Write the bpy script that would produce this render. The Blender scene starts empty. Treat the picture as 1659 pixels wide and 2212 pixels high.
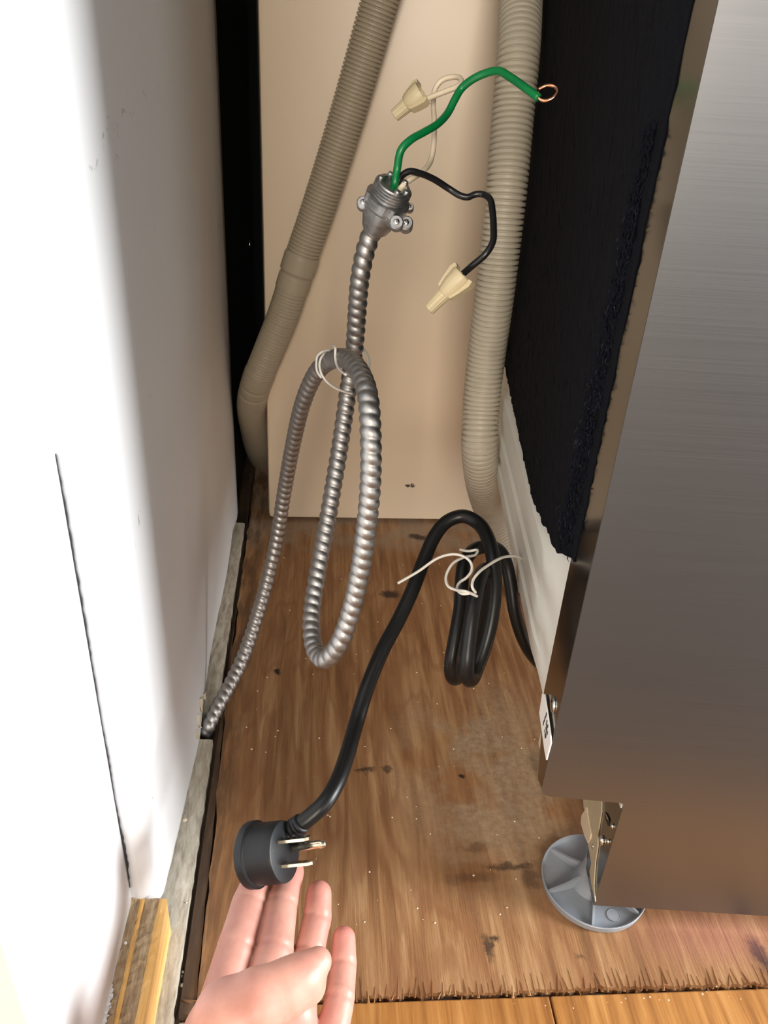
import bpy, bmesh, math, random
import numpy as np
from mathutils import Vector, Matrix
random.seed(7)
rng = np.random.default_rng(7)
S = bpy.context.scene
COL = S.collection

# ------------------------------------------------------------------ camera
W, H, F = 1659, 2212, 1700.0
PITCH, ROLL, YAW = math.radians(30), math.radians(3.6), math.radians(5.4)
CAM = np.array([0, 0, .5])
def rotz(v, a):
    c, s = math.cos(a), math.sin(a)
    return np.array([c*v[0]-s*v[1], s*v[0]+c*v[1], v[2]])
_f = np.array([0, math.cos(PITCH), -math.sin(PITCH)]); _r = np.array([1., 0, 0]); _u = np.cross(_r, _f)
FW, _r, _u = [rotz(v, -YAW) for v in (_f, _r, _u)]
RT = _r*math.cos(ROLL)+_u*math.sin(ROLL)
UP = _u*math.cos(ROLL)-_r*math.sin(ROLL)
cd = bpy.data.cameras.new('camera'); cam = bpy.data.objects.new('camera', cd); COL.objects.link(cam)
cd.sensor_fit = 'VERTICAL'; cd.sensor_height = 36; cd.sensor_width = 27; cd.lens = 36*F/H
cd.clip_start = .01
cam.matrix_world = Matrix(((RT[0], UP[0], -FW[0], CAM[0]), (RT[1], UP[1], -FW[1], CAM[1]), (RT[2], UP[2], -FW[2], CAM[2]), (0, 0, 0, 1)))
S.camera = cam

# ------------------------------------------------------------------ world, lights, exposure
S.view_settings.view_transform = 'Standard'; S.view_settings.look = 'None'
S.view_settings.gamma = 1; S.view_settings.use_curve_mapping = False
S.view_settings.exposure = 0.0
wd = bpy.data.worlds.new('world'); S.world = wd; wd.use_nodes = True
bg = wd.node_tree.nodes['Background']; bg.inputs[0].default_value = (.90, .95, 1.0, 1); bg.inputs[1].default_value = .33
def area_light(name, loc, target, sx, sy, power, color):
    d = bpy.data.lights.new(name, 'AREA'); d.shape = 'RECTANGLE'; d.size = sx; d.size_y = sy
    d.energy = power; d.color = color
    o = bpy.data.objects.new(name, d); COL.objects.link(o); o.location = loc
    o.rotation_euler = (Vector(target)-Vector(loc)).to_track_quat('-Z', 'Y').to_euler()
    return o
area_light('window_light_side', (1.60, .02, .60), (-.1, .33, .22), .62, .75, 70, (.97, .99, 1.0))
area_light('window_light_behind', (-.14, -1.75, 1.0), (.1, .7, .3), .62, .7, 38, (1.0, .91, .79))
area_light('fill_light_far', (1.75, -1.9, 1.0), (.1, .5, .4), .8, 1.0, 15, (1.0, .98, .97))  # added fill to brighten the upper steel and the left wall

# ------------------------------------------------------------------ helpers
def ray(x, y): return FW+RT*((x-W/2)/F)+UP*(-(y-H/2)/F)
def at(x, y, a): return CAM+ray(x, y)*a                          # point seen at pixel x,y, a metres in front of the lens
def on_y(x, y, Y): d = ray(x, y); return CAM+d*(Y-CAM[1])/d[1]
def on_z(x, y, Z=0.): d = ray(x, y); return CAM+d*(Z-CAM[2])/d[2]
def on_x(x, y, X): d = ray(x, y); return CAM+d*(X-CAM[0])/d[0]
def cv(r, u, b): v = RT*r+UP*u-FW*b; return v/np.linalg.norm(v)
def nrm(v): v = np.asarray(v, float); return v/np.linalg.norm(v)

ORG = {}
def put(name, verts, faces, mat, parent=None, smooth=True, origin=None):
    verts = np.asarray(verts, float).reshape(-1, 3)
    if parent is not None: o0 = ORG[parent.name]
    elif origin is not None: o0 = np.asarray(origin, float)
    else:
        o0 = (verts.min(0)+verts.max(0))/2; o0[2] = verts[:, 2].min()
    me = bpy.data.meshes.new(name)
    me.from_pydata((verts-o0).tolist(), [], [tuple(int(i) for i in f) for f in faces])
    bm = bmesh.new(); bm.from_mesh(me); bmesh.ops.recalc_face_normals(bm, faces=bm.faces); bm.to_mesh(me); bm.free()
    if smooth == 'angle':
        me.polygons.foreach_set('use_smooth', [True]*len(me.polygons))
        me.set_sharp_from_angle(angle=math.radians(35))
    elif smooth: me.polygons.foreach_set('use_smooth', [True]*len(me.polygons))
    mats = mat if isinstance(mat, (list, tuple)) else [mat]
    for m in mats: me.materials.append(m)
    o = bpy.data.objects.new(name, me); COL.objects.link(o)
    if parent is not None: o.parent = parent
    else: o.location = o0
    ORG[o.name] = o0
    return o
def empty(name, loc):
    o = bpy.data.objects.new(name, None); COL.objects.link(o); o.location = loc; o.empty_display_size = .02
    ORG[o.name] = np.asarray(loc, float); return o
def tag(o, label=None, cat=None, group=None, kind=None):
    if label: o['label'] = label
    if cat: o['category'] = cat
    if group: o['group'] = group
    if kind: o['kind'] = kind
    return o
class MB:
    def __init__(s): s.v = []; s.f = []
    def add(s, v, f):
        n = len(s.v); s.v += [np.asarray(p, float) for p in v]; s.f += [tuple(i+n for i in q) for q in f]; return s
    def put(s, name, mat, parent=None, smooth=True, origin=None): return put(name, s.v, s.f, mat, parent, smooth, origin)
def box(a, b, bev=0.):
    bm = bmesh.new(); bmesh.ops.create_cube(bm, size=1)
    a = np.asarray(a, float); b = np.asarray(b, float)
    for v in bm.verts: v.co = Vector((a+b)/2+np.array(v.co)*(b-a))
    if bev: bmesh.ops.bevel(bm, geom=bm.edges, offset=bev, segments=2, affect='EDGES', profile=.5)
    bm.verts.index_update()
    out = [np.array(v.co) for v in bm.verts], [tuple(v.index for v in f.verts) for f in bm.faces]
    bm.free(); return out
def spline(pts, step):
    P = np.asarray(pts, float)
    P = np.vstack([2*P[0]-P[1], P, 2*P[-1]-P[-2]])
    out = []
    for i in range(1, len(P)-2):
        p0, p1, p2, p3 = P[i-1:i+3]
        t0 = 0; t1 = t0+np.linalg.norm(p1-p0)**.5; t2 = t1+np.linalg.norm(p2-p1)**.5; t3 = t2+np.linalg.norm(p3-p2)**.5
        t = np.linspace(t1, t2, 24, endpoint=False)[:, None]
        A1 = (t1-t)/(t1-t0)*p0+(t-t0)/(t1-t0)*p1; A2 = (t2-t)/(t2-t1)*p1+(t-t1)/(t2-t1)*p2; A3 = (t3-t)/(t3-t2)*p2+(t-t2)/(t3-t2)*p3
        B1 = (t2-t)/(t2-t0)*A1+(t-t0)/(t2-t0)*A2; B2 = (t3-t)/(t3-t1)*A2+(t-t1)/(t3-t1)*A3
        out.append((t2-t)/(t2-t1)*B1+(t-t1)/(t2-t1)*B2)
    Q = np.vstack(out+[P[-2:-1]])
    for _ in range(6): Q[1:-1] = .25*Q[:-2]+.5*Q[1:-1]+.25*Q[2:]
    d = np.r_[0, np.cumsum(np.linalg.norm(np.diff(Q, axis=0), axis=1))]
    n = max(3, int(d[-1]/step)+1); s = np.linspace(0, d[-1], n)
    return np.stack([np.interp(s, d, Q[:, k]) for k in range(3)], 1), s
def sweep(C, s, rad, seg=16, caps=True):
    """tube along C; rad(s, theta) gives the radius"""
    n = len(C); T = np.gradient(C, axis=0); T /= np.linalg.norm(T, axis=1)[:, None]
    U = np.zeros_like(C); u = np.cross(T[0], [.3, .2, .9]); u /= np.linalg.norm(u)
    for i in range(n):
        u = u-T[i]*(u@T[i]); u /= np.linalg.norm(u); U[i] = u
    V = np.cross(T, U); th = np.linspace(0, 2*math.pi, seg, endpoint=False)
    R = rad(s[:, None], th[None, :])*np.ones((n, seg))
    X = C[:, None]+R[..., None]*(np.cos(th)[None, :, None]*U[:, None]+np.sin(th)[None, :, None]*V[:, None])
    v = X.reshape(-1, 3); f = []
    j = np.arange(seg); j2 = (j+1) % seg
    for i in range(n-1):
        a = i*seg
        f += list(zip(a+j, a+j2, a+seg+j2, a+seg+j))
    if caps: f += [tuple(range(seg-1, -1, -1)), tuple((n-1)*seg+j)]
    return list(v), f
def tube(pts, r, step=.003, seg=12, caps=True):
    C, s = spline(pts, step); return sweep(C, s, (lambda a, b: r) if not callable(r) else r, seg, caps)
def wire(rows, r, step=.0015, seg=10): return tube([at(*q) for q in rows], r, step, seg)
def frame(axis, hint=(0, 0, 1)):
    w = nrm(axis); u = np.cross(hint, w)
    if np.linalg.norm(u) < 1e-4: u = np.cross((1, 0, 0), w)
    u = nrm(u); return u, np.cross(w, u), w
def lathe(c, axis, prof, seg=32, hint=(0, 0, 1), rmod=None):
    """prof: (distance along axis, radius); a radius of 0 closes the end"""
    u, v, w = frame(axis, hint); c = np.asarray(c, float); V = []; Fc = []
    for h, r in prof:
        for k in range(seg):
            a = 2*math.pi*k/seg; rr = r*(rmod(a, h) if rmod else 1)
            V.append(c+w*h+u*math.cos(a)*rr+v*math.sin(a)*rr)
    for i in range(len(prof)-1):
        for k in range(seg):
            k2 = (k+1) % seg; Fc.append((i*seg+k, i*seg+k2, (i+1)*seg+k2, (i+1)*seg+k))
    Fc += [tuple(range(seg-1, -1, -1)), tuple((len(prof)-1)*seg+k for k in range(seg))]
    return V, Fc
def slab(poly, o, ex, ey, ez, t):
    """polygon in the plane (ex,ey) through o, given thickness t along ez"""
    o = np.asarray(o, float); n = len(poly)
    V = [o+ex*a+ey*b for a, b in poly]+[o+ex*a+ey*b+ez*t for a, b in poly]
    Fc = [tuple(range(n)), tuple(range(2*n-1, n-1, -1))]+[(i, (i+1) % n, n+(i+1) % n, n+i) for i in range(n)]
    return V, Fc
def dome(c, axis, r, h, seg=16):
    return lathe(c, axis, [(0, r), (h*.35, r*.95), (h*.7, r*.72), (h*.95, r*.32), (h, r*.02)], seg)

# ------------------------------------------------------------------ materials
def srgb(r, g, b):
    f = lambda c: (c/255/12.92 if c/255 <= .04045 else ((c/255+.055)/1.055)**2.4)
    return (f(r), f(g), f(b), 1)
class N:
    def __init__(s, name):
        s.m = bpy.data.materials.new(name); s.m.use_nodes = True; s.t = s.m.node_tree; s.b = s.t.nodes['Principled BSDF']
    def n(s, ty, **kw):
        x = s.t.nodes.new(ty)
        for k, v in kw.items(): setattr(x, k, v)
        return x
    def l(s, a, b): s.t.links.new(a, b)
    def val(s, sock, v):
        if isinstance(v, bpy.types.NodeSocket): s.l(v, sock)
        else: sock.default_value = v
    def pos(s): return s.n('ShaderNodeNewGeometry').outputs['Position']
    def obj(s): return s.n('ShaderNodeTexCoord').outputs['Object']
    def map(s, v, scale=(1, 1, 1), loc=(0, 0, 0), rot=(0, 0, 0)):
        x = s.n('ShaderNodeMapping'); s.l(v, x.inputs[0]); x.inputs[1].default_value = loc; x.inputs[2].default_value = rot; x.inputs[3].default_value = scale; return x.outputs[0]
    def noise(s, v, scale=5, detail=4, rough=.55, dist=0, out='Fac'):
        x = s.n('ShaderNodeTexNoise'); s.l(v, x.inputs['Vector']); x.inputs['Scale'].default_value = scale; x.inputs['Detail'].default_value = detail
        x.inputs['Roughness'].default_value = rough; x.inputs['Distortion'].default_value = dist; return x.outputs[out]
    def math(s, op, a, b=0., c=0., clamp=False):
        x = s.n('ShaderNodeMath', operation=op); x.use_clamp = clamp
        for i, v in enumerate((a, b, c)): s.val(x.inputs[i], v)
        return x.outputs[0]
    def vmath(s, op, a, b=(0, 0, 0)):
        x = s.n('ShaderNodeVectorMath', operation=op); s.val(x.inputs[0], a); s.val(x.inputs[1], b); return x.outputs
    def ramp(s, f, stops, interp='LINEAR'):
        x = s.n('ShaderNodeValToRGB'); x.color_ramp.interpolation = interp; e = x.color_ramp.elements
        while len(e) < len(stops): e.new(.5)
        for q, (p, c) in zip(e, stops): q.position = p; q.color = c if len(c) == 4 else (*c, 1)
        s.l(f, x.inputs[0]); return x.outputs[0]
    def step(s, f, a, b):                          # smoothstep-like 0..1 between a and b
        x = s.n('ShaderNodeMapRange'); x.interpolation_type = 'SMOOTHSTEP'; s.l(f, x.inputs[0]); x.inputs[1].default_value = a; x.inputs[2].default_value = b
        return x.outputs[0]
    def mix(s, f, a, b, mode='MIX'):
        x = s.n('ShaderNodeMix', data_type='RGBA', blend_type=mode); s.val(x.inputs[0], f); s.val(x.inputs[6], a); s.val(x.inputs[7], b); return x.outputs[2]
    def bump(s, h, strength=.3, dist=.001):
        x = s.n('ShaderNodeBump'); s.l(h, x.inputs['Height']); x.inputs['Strength'].default_value = strength; x.inputs['Distance'].default_value = dist
        s.l(x.outputs[0], s.b.inputs['Normal'])
    def set(s, **kw):
        for k, v in kw.items(): s.val(s.b.inputs[k.replace('_', ' ')], v)
        return s
    def spot(s, p, c, r, ry=None, soft=.5):        # mask: 1 inside an ellipse in x,y about c
        q = s.map(p, scale=(1/r, 1/(ry or r), 0), loc=(-c[0]/r, -c[1]/(ry or r), 0))
        return s.step(s.vmath('LENGTH', q)['Value'], 1.0, 1-soft)
    def line(s, p, a, b, w):                       # mask along a segment a-b (3-D)
        ab = np.array(b)-np.array(a); L2 = float(ab@ab)
        d = s.vmath('SUBTRACT', p, tuple(a))[0]
        t = s.math('DIVIDE', s.vmath('DOT_PRODUCT', d, tuple(ab))['Value'], L2, clamp=True)
        x = s.n('ShaderNodeVectorMath', operation='SCALE'); x.inputs[0].default_value = tuple(ab); s.l(t, x.inputs['Scale'])
        e = s.vmath('LENGTH', s.vmath('SUBTRACT', d, x.outputs[0])[0])['Value']
        return s.step(e, w, w*.3)
def simple(name, col, rough=.5, metal=0., bump=None, var=0., vs=60, **kw):
    m = N(name); p = m.obj()
    if var:
        f = m.noise(p, vs, 4); c = m.mix(m.math('MULTIPLY', m.step(f, .3, .7), 1.), tuple(x*(1-var) for x in col[:3])+(1,), tuple(min(1, x*(1+var)) for x in col[:3])+(1,))
        m.set(Base_Color=c)
    else: m.set(Base_Color=col)
    m.set(Roughness=rough, Metallic=metal, **kw)
    if bump: m.bump(m.noise(p, bump[0], 3), bump[1], bump[2] if len(bump) > 2 else .0005)
    return m.m

def mat_ply():
    m = N('plywood'); p = m.pos()
    warp = m.noise(m.map(p, (6, 1.6, 1)), 2.2, 3, .5)
    g1 = m.noise(m.map(p, (34, 2.2, 1)), 3, 5, .6, .6)
    g2 = m.noise(m.map(p, (160, 6, 1)), 4, 4, .65, .2)
    rings = m.math('SINE', m.math('MULTIPLY', m.math('ADD', m.math('MULTIPLY', warp, 1.0), m.math('MULTIPLY', g1, .10)), 70))
    rings = m.step(rings, .1, 1.)
    base = m.ramp(g1, [(.28, srgb(112, 78, 50)), (.5, srgb(150, 109, 72)), (.72, srgb(180, 144, 104))])
    base = m.mix(m.math('MULTIPLY', rings, .42), base, srgb(128, 84, 54))
    base = m.mix(m.math('MULTIPLY', m.step(g2, .55, .75), .4), base, srgb(96, 64, 42))
    # dusty, greyed patch on the right of the sheet and a dusty band along the back
    big = m.noise(p, 14, 5, .6); fine = m.noise(p, 190, 3, .7)
    c1 = on_z(1060, 1660)
    pm = m.math('MULTIPLY', m.spot(p, c1, .105, .15, .8), m.step(big, .38, .54))
    base = m.mix(m.math('MULTIPLY', pm, .72), base, m.ramp(fine, [(.3, srgb(136, 116, 92)), (.7, srgb(178, 160, 134))]))
    xyz = m.n('ShaderNodeSeparateXYZ'); m.l(p, xyz.inputs[0])
    bandm = m.math('MULTIPLY', m.step(xyz.outputs[1], .755, .80), m.step(m.noise(p, 30, 4), .3, .6))
    base = m.mix(m.math('MULTIPLY', bandm, .75), base, srgb(150, 132, 112))
    # dirt streaks and spots of their own shape
    wob = m.n('ShaderNodeVectorMath', operation='ADD'); m.l(p, wob.inputs[0])
    sc = m.n('ShaderNodeVectorMath', operation='SCALE'); m.l(m.vmath('SUBTRACT', m.noise(p, 60, 4, .7, out='Color'), (.5, .5, .5))[0], sc.inputs[0]); sc.inputs['Scale'].default_value = .022
    m.l(sc.outputs[0], wob.inputs[1]); q = wob.outputs[0]
    dark = None
    for (x, y, r, ry, k) in [(598, 1450, .006, .006, 1), (845, 1285, .016, .009, .9), (790, 1662, .012, .004, .8), (740, 1662, .007, .004, .7), (835, 1664, .006, .004, .7),
                             (1000, 1679, .004, .0035, 1), (905, 1160, .018, .009, .9), (1056, 2052, .005, .012, .8), (1068, 2032, .005, .004, .9), (1640, 2062, .009, .016, 1),
                             (1105, 1872, .026, .004, .7), (1150, 1895, .012, .012, .5), (1030, 1830, .016, .006, .35), (1160, 1650, .014, .02, .35), (770, 1215, .01, .006, .5),
                             (1255, 2065, .006, .003, .5), (890, 1275, .006, .004, .9), (1020, 1900, .03, .006, .35)]:
        c = on_z(x, y); s_ = m.math('MULTIPLY', m.spot(q, c, r, ry, .75), k)
        dark = s_ if dark is None else m.math('MAXIMUM', dark, s_)
    base = m.mix(dark, base, srgb(44, 34, 28))
    edge = m.step(xyz.outputs[0], -.052, -.075)
    base = m.mix(m.math('MULTIPLY', m.math('MULTIPLY', edge, m.step(m.noise(m.map(p, (20, 4, 1)), 6, 4), .35, .6)), .7), base, srgb(84, 64, 46))
    pink = m.math('MULTIPLY', m.spot(p, on_z(1560, 2020), .09, .03, .9), .35)
    base = m.mix(pink, base, srgb(170, 112, 104))
    m.set(Base_Color=base, Roughness=.62, Specular_IOR_Level=.3)
    m.bump(m.math('ADD', m.math('MULTIPLY', g2, .7), m.math('MULTIPLY', fine, .4)), .5, .0012)
    return m.m
def mat_board(name, lo, mid, hi, rough=.38, sx=90, sy=5, along=1):
    m = N(name); p = m.pos(); sc = (sx, sy, sx) if along == 1 else (sy, sx, sx)
    g = m.noise(m.map(p, sc), 2, 5, .65, .3); b = m.noise(p, 12, 3)
    c = m.ramp(g, [(.28, lo), (.5, mid), (.72, hi)])
    c = m.mix(m.math('MULTIPLY', m.step(b, .5, .7), .3), c, lo)
    m.set(Base_Color=c, Roughness=rough); m.bump(g, .35, .0008); return m.m
def mat_paint():
    m = N('white_wall_paint'); p = m.pos()
    f = m.noise(p, 9, 4); c = m.mix(f, (.80, .81, .82, 1), (.86, .87, .88, 1))
    w = .100
    segs = [((225, 300), (345, 180)), ((150, 520), (215, 300)), ((235, 260), (275, 245)), ((255, 340), (275, 325)), ((320, 430), (350, 525)), ((370, 560), (372, 590)), ((325, 860), (330, 850)),
            ((290, 1180), (310, 1010)), ((258, 1340), (262, 1300)), ((330, 1740), (315, 1722)), ((475, 490), (482, 455)), ((470, 700), (478, 600)), ((140, 545), (152, 500))]
    k = None
    sc = m.n('ShaderNodeVectorMath', operation='SCALE'); m.l(m.vmath('SUBTRACT', m.noise(p, 45, 3, .6, out='Color'), (.5, .5, .5))[0], sc.inputs[0]); sc.inputs['Scale'].default_value = .03
    q = m.vmath('ADD', p, sc.outputs[0])[0]
    for a, b in segs:
        s_ = m.line(q, on_x(*a, -w), on_x(*b, -w), .0014); k = s_ if k is None else m.math('MAXIMUM', k, s_)
    k = m.math('MULTIPLY', k, m.math('MULTIPLY', m.step(m.noise(p, 90, 3), .42, .62), .5))
    c = m.mix(k, c, (.2, .19, .18, 1))
    m.set(Base_Color=c, Roughness=.5); m.bump(m.noise(p, 120, 3), .06, .0006); return m.m
def mat_skin():
    m = N('skin'); p = m.pos()
    f = m.noise(p, 45, 4); c = m.mix(m.step(f, .3, .7), (.49, .225, .175, 1), (.60, .305, .235, 1))
    tips = None
    for x, y, a, r in [(690, 1925, .46, .014), (743, 2025, .445, .016), (628, 1880, .47, .016), (560, 1880, .47, .016), (640, 2185, .40, .02)]:
        P = at(x, y, a); q = m.vmath('LENGTH', m.vmath('SUBTRACT', p, tuple(P))[0])['Value']; s_ = m.step(q, r*1.5, r*.3)
        tips = s_ if tips is None else m.math('MAXIMUM', tips, s_)
    c = m.mix(m.math('MULTIPLY', tips, .6), c, (.60, .22, .18, 1))
    m.set(Base_Color=c, Roughness=.46, Subsurface_Weight=.18, Subsurface_Radius=(.006, .002, .001), Subsurface_Scale=.6)
    m.bump(m.math('ADD', m.noise(p, 420, 3), m.math('MULTIPLY', m.noise(m.map(p, (1, 1, 4)), 120, 3), .8)), .12, .0008); return m.m
def mat_steel():
    m = N('brushed_steel'); p = m.obj(); g = m.noise(m.map(p, (2, 2, 900)), 3, 3, .6)
    m.set(Base_Color=m.mix(g, (.235, .235, .24, 1), (.275, .274, .28, 1)), Metallic=1., Roughness=m.math('MULTIPLY_ADD', g, .08, .33)); m.bump(m.noise(p, 1500, 2), .03, .0002); return m.m
def mat_blanket():
    m = N('black_felt'); p = m.pos(); f = m.noise(p, 900, 3, .7); lint = m.step(m.noise(p, 260, 2, .5), .74, .78)
    c = m.mix(f, (.0022, .0026, .004, 1), (.007, .008, .012, 1)); c = m.mix(m.math('MULTIPLY', lint, .25), c, (.1, .11, .14, 1))
    m.set(Base_Color=c, Roughness=.95, Specular_IOR_Level=.12); m.bump(f, .7, .0015); return m.m
def mat_cream():
    m = N('cream_enamel'); p = m.pos(); f = m.noise(p, 5, 3)
    c = m.mix(f, srgb(222, 201, 174), srgb(230, 211, 186)); q = p
    sc = m.n('ShaderNodeVectorMath', operation='SCALE'); m.l(m.vmath('SUBTRACT', m.noise(p, 200, 3, .7, out='Color'), (.5, .5, .5))[0], sc.inputs[0]); sc.inputs['Scale'].default_value = .008
    q = m.vmath('ADD', p, sc.outputs[0])[0]; k = None
    for a, b in (((880, 1049), (884, 1049)), ((890, 1049), (895, 1050))):
        s_ = m.line(q, on_y(*a, .836), on_y(*b, .836), .0022); k = s_ if k is None else m.math('MAXIMUM', k, s_)
    c = m.mix(k, c, (.05, .04, .035, 1))
    m.set(Base_Color=c, Roughness=.40, Coat_Weight=.12, Coat_Roughness=.25); m.bump(m.noise(p, 60, 3), .05, .0008); return m.m
def mat_hose(name, col):
    m = N(name); p = m.pos(); f = m.noise(p, 25, 4); st = m.step(m.noise(m.map(p, (1, 1, 1)), 60, 4, .6), .55, .75)
    c = m.mix(f, tuple(x*.9 for x in col[:3])+(1,), tuple(min(1, x*1.08) for x in col[:3])+(1,)); c = m.mix(m.math('MULTIPLY', st, .18), c, srgb(110, 100, 84))
    m.set(Base_Color=c, Roughness=.42, Specular_IOR_Level=.4); return m.m
def mat_galv():
    m = N('galvanised_steel'); p = m.pos(); f = m.noise(p, 240, 3); 
    m.set(Base_Color=m.mix(f, (.33, .315, .30, 1), (.50, .485, .47, 1)), Metallic=1., Roughness=m.math('MULTIPLY_ADD', f, .2, .36)); return m.m

M = dict(
    ply=mat_ply(), paint=mat_paint(), skin=mat_skin(), steel=mat_steel(), felt=mat_blanket(), cream=mat_cream(), galv=mat_galv(),
    hose=mat_hose('grey_hose_plastic', srgb(184, 175, 157)), hose2=mat_hose('taupe_hose_plastic', srgb(166, 154, 133)),
    polished=simple('polished_steel', (.26, .26, .255, 1), .16, 1.), zinc=simple('die_cast_zinc', (.50, .50, .50, 1), .46, 1., (300, .15), .25, 200),
    bright=simple('bright_screw_metal', (.75, .74, .70, 1), .16, 1.), rubber=simple('black_rubber', (.006, .006, .006, 1), .36, 0., (500, .08), Specular_IOR_Level=.32),
    plugm=simple('black_plug_plastic', (.009, .010, .012, 1), .45, 0., (700, .15), Specular_IOR_Level=.35), brass=simple('nickel_brass', (.80, .70, .52, 1), .2, 1.),
    green=simple('green_wire_insulation', srgb(10, 118, 62), .3, var=.12), white_wire=simple('white_wire_insulation', srgb(232, 216, 190), .36, var=.06),
    black_wire=simple('black_wire_insulation', (.010, .010, .011, 1), .3), copper=simple('bare_copper', (.80, .40, .24, 1), .25, 1.),
    nut=simple('beige_nut_plastic', srgb(200, 184, 148), .45, var=.06), tie=simple('white_plastic_tie', srgb(216, 212, 203), .4),
    tub=simple('white_tub_plastic', srgb(228, 228, 220), .42, var=.03, vs=20), foot=simple('grey_foot_plastic', srgb(140, 146, 154), .38, var=.08, vs=50),
    strip=mat_board('weathered_grey_wood', srgb(134, 124, 108), srgb(176, 168, 152), srgb(204, 198, 184), .85, 120, 24),
    under=mat_board('dark_subfloor', srgb(50, 37, 27), srgb(74, 56, 40), srgb(98, 76, 56), .8, 60, 8),
    oak=mat_board('varnished_pine', srgb(122, 78, 40), srgb(166, 114, 60), srgb(192, 142, 84), .34, 80, 4),
    dimmed=mat_board('darkened_brown_boards', srgb(52, 40, 32), srgb(72, 56, 45), srgb(92, 73, 59), .6, 80, 4),  # unseen rows darkened in colour to dim the steel's reflection
    lay_dark=mat_board('dark_ply_core', srgb(128, 106, 80), srgb(172, 148, 116), srgb(206, 186, 156), .85, 300, 40),
    lay_light=mat_board('yellow_ply_face', srgb(214, 156, 84), srgb(234, 186, 112), srgb(244, 208, 146), .6, 120, 8),
    beige=simple('beige_cabinet_paint', srgb(184, 154, 118), .5), dark=simple('crack_shade', (.04, .04, .05, 1), .9),
    paper=simple('torn_wall_paper', srgb(206, 190, 164), .9, var=.12, vs=90), lintm=simple('lint_fibre', (.028, .033, .055, 1), .9, Specular_IOR_Level=.1), lintd=simple('dark_lint_fibre', (.005, .006, .010, 1), .95, Specular_IOR_Level=.08),
    tagm=None, crumb=simple('pale_crumbs', srgb(222, 208, 184), .9), cream_strip=simple('cream_reflection', srgb(178, 168, 142), .5, var=.06), ivory=simple('ivory_tone', srgb(214, 200, 176), .45),
    counter=simple('grey_counter', (.35, .34, .33, 1), .5), plaster=simple('plain_plaster', (.55, .53, .50, 1), .8), cavity=simple('cavity_shade_black', (.02, .02, .02, 1), .8),
    ink=simple('black_ink', (.02, .02, .02, 1), .7))
M['tagm'] = simple('white_reflection', srgb(240, 240, 236), .55)

# ================================================================== SETTING
YB = .836                                       # front face of the cream panel
# floor: an old subfloor, on it one plywood sheet and the finished boards of the kitchen
fl = put('floor', *box((-1.6, -2.6, -.035), (1.8, 1.45, -.008)), M['under'], smooth=False); tag(fl, kind='structure')
xs = np.arange(-.078, .9, .0022); jag = np.zeros(len(xs))
for fr, a in ((90, .0007), (260, .0006), (700, .0005)): jag += a*np.interp(np.arange(len(xs)), np.arange(0, len(xs)+40, max(1, int(900/fr))), rng.normal(0, 1, len(np.arange(0, len(xs)+40, max(1, int(900/fr))))))
front = .2685+jag
left = np.arange(.2695, .98, .012)
lefty = lambda y: np.interp(y, [.26, .2863, .545, .84, 1.], [-.0690, -.0700, -.0800, -.086, -.09])
poly = list(zip(xs, front))+[(.9, .99), (-.087, .99)]+[(lefty(y)+rng.normal(0, .0007), y) for y in left[::-1]]
ys_ = np.arange(.262, .99, .012)
fp = [(-.0795-.0125*(y-.28), y) for y in ys_]+[(lefty(y)-.0009+rng.normal(0, .0003), y) for y in ys_[::-1]]
put('filler_strip', *slab(fp, (0, 0, -.0078), np.array([1, 0, 0.]), np.array([0, 1, 0.]), np.array([0, 0, 1.]), .0066), M['under'], fl, smooth=False)
sheet = MB().add(*slab(poly, (0, 0, -.007), np.array([1, 0, 0.]), np.array([0, 1, 0.]), np.array([0, 0, 1.]), .007)).put('plywood_sheet', M['ply'], fl, smooth=False)
# splinters standing out of the torn front edge
sp = MB()
for x in np.arange(.02, .33, .0036):
    w = rng.uniform(.0004, .0011); L = rng.uniform(.004, .015); y0 = .2685+rng.normal(0, .001); h = rng.uniform(.0003, .0011); tw = rng.normal(0, .0012)
    a = np.array([x, y0-.002, -.001]); sp.add([a+[-w, 0, 0], a+[w, 0, 0], a+[w*.2+tw, L, .0012], a+[0, 0, h+.001]], [(0, 1, 3), (1, 2, 3), (2, 0, 3), (0, 2, 1)])
tag(sp.put('splinter', M['ply'], fl, smooth=False), kind='stuff')
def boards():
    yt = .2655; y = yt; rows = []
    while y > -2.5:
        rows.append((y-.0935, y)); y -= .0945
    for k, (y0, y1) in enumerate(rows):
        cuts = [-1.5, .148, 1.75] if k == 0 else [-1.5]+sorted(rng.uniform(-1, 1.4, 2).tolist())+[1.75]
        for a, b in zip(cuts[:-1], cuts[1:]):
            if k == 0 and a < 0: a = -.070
            put('floor_board', *box((a+.0006, y0, -.008), (b-.0006, y1, -.0015), .0009), M['oak'] if k == 0 else M['dimmed'], fl, smooth=False)
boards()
# a pale film of glue and dust along the joint
rs = MB()
for k in range(55):
    x = rng.uniform(.10, .42); y = .2615+rng.normal(0, .0022); r = rng.uniform(.0003, .0009)
    rs.add(*dome((x, y, -.0016), (rng.normal(0, .1), rng.normal(0, .1), 1), r, r*.18, 6))
tag(rs.put('joint_residue', M['paper'], fl), kind='stuff')

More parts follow.
